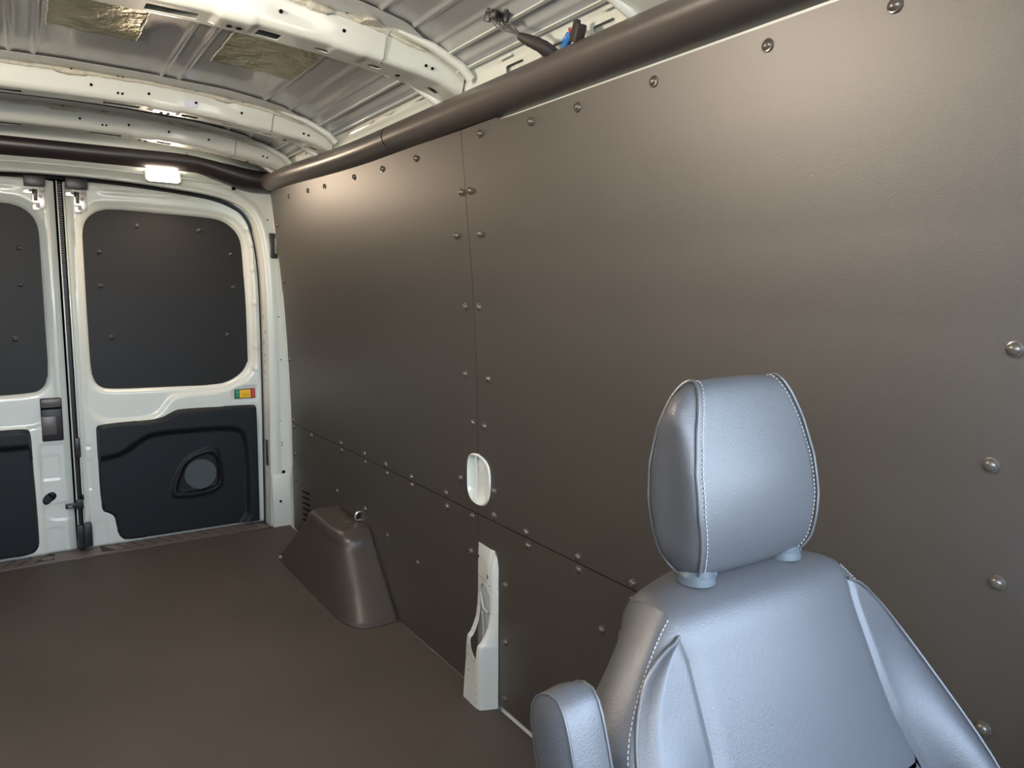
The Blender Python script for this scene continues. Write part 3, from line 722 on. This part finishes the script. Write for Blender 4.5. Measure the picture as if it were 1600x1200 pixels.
# ---- wheel arch cover
def wheel_arch():
    base = [(.874, 2.225), (.82, 2.222), (.770, 2.226), (.735, 2.243), (.712, 2.285), (.703, 2.35), (.700, 2.50), (.699, 2.75), (.699, 2.95), (.702, 3.03), (.722, 3.085), (.77, 3.11), (.874, 3.115)]
    top = [(.874, 2.470), (.83, 2.466), (.800, 2.468), (.775, 2.475), (.760, 2.50), (.755, 2.54), (.755, 2.59), (.755, 2.66), (.755, 2.72), (.758, 2.765), (.775, 2.80), (.81, 2.815), (.874, 2.82)]
    base = resample(chaikin(base, 2, False), 70); top = resample(chaikin(top, 2, False), 70)
    # match by index; profile: lerp and height
    n = 70; V = []; F = []
    prof = [(-.02, 0.0), (-.02, .004), (0, .006)]
    prof += [(t, .006+t*.222/.86) for t in np.linspace(.04, .82, 14)]
    p0 = prof[-1]
    for a_ in np.linspace(8, 90, 12):
        a_ = math.radians(a_); prof.append((p0[0]+(1.10-p0[0])*(1-math.cos(a_))**1.0*.9+(a_/1.57)*.02, p0[1]+(.262-p0[1])*math.sin(a_)))
    mid = np.stack([np.full(n, .874), np.linspace(2.53, 2.76, n)], 1)
    for t, h in prof:
        q = base+(top-base)*min(t, 1) if t <= 1 else top+(mid-top)*(t-1)
        for p in q: V.append((min(p[0], .874), p[1], h))
    for f_ in (.25, .5, .75, 1):
        q = top+(mid-top)*(.1+.9*f_)
        for p in q: V.append((min(p[0], .874), p[1], .262+.003*f_))
    R = len(V)//n
    for i in range(R-1):
        for k in range(n-1): F.append((i*n+k, i*n+k+1, (i+1)*n+k+1, (i+1)*n+k))
    o = pd('wheel_arch_cover', V, F, M['arch'], None, True, 70)
    s = o.modifiers.new('t', 'SOLIDIFY'); s.thickness = .003; s.offset = 1
    tag(o, 'dark moulded plastic wheel arch cover on the floor against the boards', 'cover')
    MB().box((.838, 2.60, .2655), (.045, .07, .004), .002).build('top_recess_rib', M['arch'], o)
    MB().cyl((.700, 3.02, .012), .006, .01, 'x', 10).build('fixing_clip', M['ring'], o)
    MB().cyl((.866, 2.236, .012), .005, .01, 'y', 10).build('fixing_clip', M['arch'], o)
    return o
wheel_arch()
# chrome hook above the arch
hk = empty('lashing_hook', (.866, 2.556, .275), label='small bright hook on the boards just above the wheel arch cover', cat='hook')
o = MB().tube(chaikin([(.873, 2.556, .300), (.858, 2.556, .298), (.852, 2.556, .283), (.856, 2.556, .268), (.873, 2.556, .268)], 2, False), .004, 8).build('loop', M['steel'], hk); o.matrix_parent_inverse = Matrix.Translation((-.866, -2.556, -.275))
o = MB().box((.8705, 2.565, .283), (.004, .02, .036), .001).build('base_plate', M['black'], hk); o.matrix_parent_inverse = Matrix.Translation((-.866, -2.556, -.275))

# ================================================================== SEAT
CX = .497
seat = empty('driver_seat', (CX, .15, 0), label='grey leather driver seat with stitched headrest and inboard armrest', cat='seat')
IM = Matrix.Translation((-CX, -.15, 0))
def sp_(o, parent=None):
    o.parent = parent or seat
    if parent is None: o.matrix_parent_inverse = IM
    return o
def grid(name, G, m, parent=None, thick=0, closed_u=False):
    """G: array (nu, nv, 3)"""
    nu, nv = G.shape[:2]; V = G.reshape(-1, 3); F = []
    for i in range(nu-(0 if closed_u else 1)):
        for k in range(nv-1): F.append((i*nv+k, ((i+1) % nu)*nv+k, ((i+1) % nu)*nv+k+1, i*nv+k+1))
    o = pd(name, V, F, m, None, True, 75)
    if thick: s = o.modifiers.new('t', 'SOLIDIFY'); s.thickness = thick; s.offset = 0
    return sp_(o, parent)
def stitches(path, parent, off=(0, 0, 0), step=.0046, ln=.0028, r=.00055, m=None):
    P = resample(path, max(3, int(np.linalg.norm(np.diff(np.array(path), axis=0), axis=1).sum()/step))); mb = MB()
    for i in range(len(P)-1):
        a_ = Vector(P[i])+Vector(off); d_ = Vector(P[i+1])-Vector(P[i])
        if d_.length < 1e-6: continue
        d_.normalize(); mb.tube([a_, a_+d_*ln], r, 5)
    o = mb.build('stitching', m or M['thread']); o['kind'] = 'stuff'; return sp_(o, parent)

# ---- backrest
def yc(z): return .462+.43*(z-.81)
ARC = np.array([(.262, .22), (.262, .30), (.258, .45), (.248, .58), (.232, .68), (.216, .735), (.192, .775), (.163, .802), (.137, .813)])
ARC = np.array(chaikin(ARC, 2, False)); ARC = resample(ARC, 70)
def hs(z): return np.interp(z, [0, .48, .58, .66, .70, .78, .813, .83], [.185, .182, .170, .140, .134, .131, .137, .14])
def bol(z): return .052*sstep(.745, .56, z)
# centre panel profile over the top: (y, z)
CP = [(yc(.22), .22), (yc(.5)+.004, .5), (yc(.70), .70), (yc(.775)+.001, .775), (.4600, .802), (.476, .8185), (.497, .8265), (.525, .829), (.548, .824), (.564, .808), (.571, .785), (.573, .74)]
CP = resample(chaikin(CP, 3, False), 110)
back = empty('backrest'); sp_(back)
def place(o): o.parent = back; return o
def centre(z0, z1, front_only, name):
    rows = [p for p in CP if (p[1] >= z0 or p[0] > .47) and (not front_only or (p[1] <= z1 and p[0] < .47))]
    nu = 41; U = np.linspace(-1, 1, nu); G = np.zeros((nu, len(rows), 3))
    nr = len(rows); s_ = np.linspace(0, 1, nr)
    for j, (y, z) in enumerate(rows):
        over = float(sstep(.462, .59, y)) if z > .7 else 0
        h = float(hs(z))*(1-.16*over)
        for i, u in enumerate(U):
            x = h*u; crown = float(sstep(.68, .80, z))
            dz = -.004*crown*abs(u)**2.2-.024*over*abs(u)**2.5
            e_ = min((1-abs(u))*h, 1); dip = .0045*(1-float(sstep(0, .010, e_)))
            ed = 0
            if z0 > .3 and not front_only:
                ed = .0045*(1-float(sstep(0, .010, z-z0))) if y < .47 else 0
            if front_only: ed = .0045*(1-float(sstep(0, .010, z1-z)))
            puff = -.006*(1-u*u)*float(sstep(.2, .5, z))
            top = float(sstep(.466, .50, y)) if z > .78 else 0
            G[i, j] = (CX+x, y+(dip+ed+puff)*(1-top), z+dz-dip*top)
    return (grid(name, G, M['leather'], back) if name else None), G
c1, G1 = centre(.607, 9, False, 'centre_panel'); c2, G2 = centre(.25, .609, True, 'lower_panel')
CG, _ = centre(.20, 9, False, None)
CE = {}
for s_ in (-1, 1):
    e_ = _[0] if s_ < 0 else _[-1]
    CE[s_] = e_
def side(s):
    E0 = CE[s]; fr = E0[:, 1] < .4665; kf = int(np.nonzero(fr)[0].max())
    front = resample(E0[:kf+1], 70); topc = resample(E0[kf:], 22); K = E0[kf]
    A_ = ARC.copy(); A_[:, 1] = .22+(A_[:, 1]-.22)*(K[2]-.22)/(ARC[-1, 1]-.22); A_[:, 0] += (abs(K[0]-CX)-ARC[-1, 0])*sstep(.6, .81, ARC[:, 1])
    n = len(A_); nr = 26; G = np.zeros((n, nr, 3)); edge = []
    for i in range(n):
        hw, z = A_[i]; q = np.array([np.interp(z, front[:, 2], front[:, k]) for k in range(3)])
        a0 = abs(q[0]-CX); w = max(hw-a0, 0.0); m_ = min(1, w/.05)
        for k in range(nr):
            r = k/(nr-1)
            b = float(bol(z))*float(sstep(0, .75, r))*m_
            rnd = .010*float(sstep(.78, 1.0, r))*m_
            G[i, k] = (CX+s*(a0+w*r), q[1]-.0035*float(sstep(0, .008, w*r))-b+rnd+.003*(1-float(sstep(0, .006, w*(1-r))))*m_, z)
        edge.append(G[i, -1].copy())
    grid('bolster', G, M['leather'], back)
    edge = np.array(edge); nd = 22; B = np.zeros((n, nd, 3))
    nrm = np.gradient(A_, axis=0); nrm = np.stack([nrm[:, 1], -nrm[:, 0]], 1); nrm /= np.linalg.norm(nrm, axis=1)[:, None]
    for i in range(n):
        hw, z = A_[i]; e0 = edge[i]; yb = yc(z)+.094; f_ = float(sstep(K[2]-.085, K[2], z))
        e1 = np.array([CX+s*hw*(.95-.20*float(sstep(.725, .81, z))), yb-.02*float(sstep(.70, .80, z)), z-.012*float(sstep(.70, .80, z))])
        for k in range(nd):
            r = k/(nd-1); p = e0+(e1-e0)*r; bl = .013*math.sin(math.pi*r)**.8
            dip = .003*(1-float(sstep(0, .05, r)))
            p = p+np.array([s*nrm[i, 0], 0, nrm[i, 1]])*(bl-dip); B[i, k] = p*(1-f_)+topc[k]*f_
    ob = grid('side_panel', B, M['leather'], back)
    P = edge+np.array([s*.001, -.0012, .0008])
    sp_(MB().tube([tuple(p) for p in P], .0019, 8).build('piping', M['piping']), ob)
    Q = np.array([B[i, 2] for i in range(n)])+np.stack([s*nrm[:, 0], 0*nrm[:, 0], nrm[:, 1]], 1)*.0010
    stitches(Q[20:-1], ob)
    return edge, B
eL, BL = side(-1); eR, BR = side(1)
# back shell
V = []; F = []
bk = np.array([BL[i, -1] for i in range(len(BL))]); bk2 = np.array([BR[i, -1] for i in range(len(BR))])
bk[:, 1] += .0; bk2[:, 1] += .0
G = np.zeros((len(bk), 12, 3))
for k in range(12):
    r = k/11; G[:, k] = bk*(1-r)+bk2*r; G[:, k, 1] += .022*math.sin(math.pi*r)
sh = grid('back_shell', G, M['trimblack'], back)

# ---- headrest guides and posts
for x, y, z in ((CX-.0705, .504, .829), (CX+.0705, .504, .829)):
    g = MB()
    g.cyl((x, y, z-.001), .0195, .008, 'z', 28, .0185); g.cyl((x, y, z+.006), .0180, .006, 'z', 28, .012)
    g.box((x+.017, y-.004, z+.002), (.007, .012, .008), .0015)
    go = sp_(g.build('headrest_guide', M['guide']))
    sp_(MB().cyl((x, y+.002, z+.018), .006, .05, 'z', 16).build('headrest_post', M['steel']))

# ---- headrest
def headrest():
    hr = empty('headrest'); sp_(hr)
    prof = [(.522, 1.030), (.540, 1.024), (.552, .995), (.556, .945), (.553, .885), (.543, .845), (.526, .828), (.503, .826), (.487, .842), (.482, .870), (.484, .905), (.494, .955), (.508, 1.008)]
    prof = resample(chaikin(prof, 3), 96, True); n = 96; cen = prof.mean(0)
    def hw(z): return np.interp(z, [.826, .85, .90, .94, .98, 1.01, 1.03], [.078, .088, .0945, .093, .084, .073, .064])
    nu = 31; G = np.zeros((n, nu, 3)); U = np.linspace(-1, 1, nu)
    for i, (y, z) in enumerate(prof):
        d_ = prof[i]-cen; d_ = d_/np.linalg.norm(d_)
        h = float(hw(z))
        for k, u in enumerate(U):
            puff = .007*(1-u*u)*(1 if d_[0] < .3 else .5); dip = .003*(1-float(sstep(0, .006, (1-abs(u))*h)))
            G[i, k] = (CX+.003+h*u, y+d_[0]*(puff-dip), z+d_[1]*(puff*.35-dip))
    main = grid('headrest_wrap', G, M['leather'], hr, closed_u=True)
    for s in (-1, 1):
        nr = 16; A = np.zeros((n, nr, 3)); E = np.array([(CX+.003+s*float(hw(z)), y, z) for y, z in prof]); c3 = np.array([CX+.003+s*.088, cen[0], cen[1]])
        for k in range(nr):
            r = k/(nr-1); rr = 1-r
            tg = np.stack([np.full(n, CX+.003+s*.088), cen[0]+0*E[:, 1], np.clip(E[:, 2], .868, .985)], 1)
            A[:, k] = tg*(1-rr)+E*rr
            A[:, k, 0] = (E[:, 0]*rr**2+tg[:, 0]*(1-rr**2))+s*(.010*(1-rr**4)-.003*(1-float(sstep(0, .10, r))))
        sdp = grid('headrest_side', A, M['leather'], hr, closed_u=True)
        sp_(MB().tube([tuple(p+np.array([s*.001, (p[1]-cen[0])*.02, (p[2]-cen[1])*.012])) for p in E], .0017, 8, True).build('piping', M['piping']), sdp)
        Q = np.array([(CX+.003+s*(float(hw(z))-.0065), y+(y-cen[0])/np.hypot(y-cen[0], z-cen[1])*.0022, z+(z-cen[1])/np.hypot(y-cen[0], z-cen[1])*.001) for y, z in prof])
        stitches(np.vstack([Q, Q[:1]]), main)
headrest()

# ---- armrest, folded up beside the backrest
def armrest():
    ar = empty('armrest'); sp_(ar)
    k_ = .33; zt = .778
    side_prof = [(-.030, 0), (-.024, -.012), (-.022, -.03), (-.024, -.30), (-.018, -.325), (.018, -.325), (.026, -.30), (.028, -.05), (.024, -.02), (.010, -.003), (-.010, .006), (-.022, .008)]
    # loop in (forward/back, along) coordinates of the arm
    loop = [(-.018, .004), (.004, .004), (.019, -.006), (.026, -.028), (.026, -.10), (.024, -.30), (.012, -.325), (-.012, -.325), (-.024, -.30), (-.027, -.10), (-.028, -.030), (-.026, -.008)]
    loop = resample(chaikin(loop, 2), 64, True); n = 64; cen = np.array([0, -.16])
    x0, x1 = .2105, .2475
    ax = np.array([k_, 1]); ax = ax/np.linalg.norm(ax); pr = np.array([ax[1], -ax[0]])   # (y,z)
    def P3(x, f_, a_): q = np.array([.4725, zt])+pr*f_+ax*a_; return (x, q[0], q[1])
    nu = 14; G = np.zeros((n, nu, 3))
    for i, (f_, a_) in enumerate(loop):
        for j in range(nu):
            u = j/(nu-1)*2-1; puff = .003*(1-u*u); d_ = np.array([f_, a_+min(.03, max(.0, .03)) if a_ > -.03 else 0]); L = np.hypot(*d_)+1e-6
            G[i, j] = P3((x0+x1)/2+u*(x1-x0)/2, f_+d_[0]/L*puff, a_+d_[1]/L*puff)
    main = grid('armrest_wrap', G, M['leather'], ar, closed_u=True)
    for s, xx in ((-1, x0), (1, x1)):
        nr = 8; A = np.zeros((n, nr, 3))
        for i, (f_, a_) in enumerate(loop):
            tgt = (0, min(max(a_, -.30), -.03))
            for k in range(nr):
                r = k/(nr-1)
                A[i, k] = P3(xx+s*(.008*(1-(1-r)**2.5)), f_*(1-r)+tgt[0]*r, a_*(1-r)+tgt[1]*r)
        sd = grid('armrest_side', A, M['leather'], ar, closed_u=True)
        sp_(MB().tube([P3(xx, f_*1.03, a_) for f_, a_ in loop], .0014, 8, True).build('piping', M['piping']), sd)
armrest()
# ---- cushion and base (below the photo)
o = MB().box((CX, .10, .33), (.50, .50, .13), .045, None, 5).build('seat_cushion', M['leather']); sp_(o)
o = MB().box((CX, .10, .135), (.40, .40, .27), .02).build('seat_base', M['trimblack']); sp_(o)
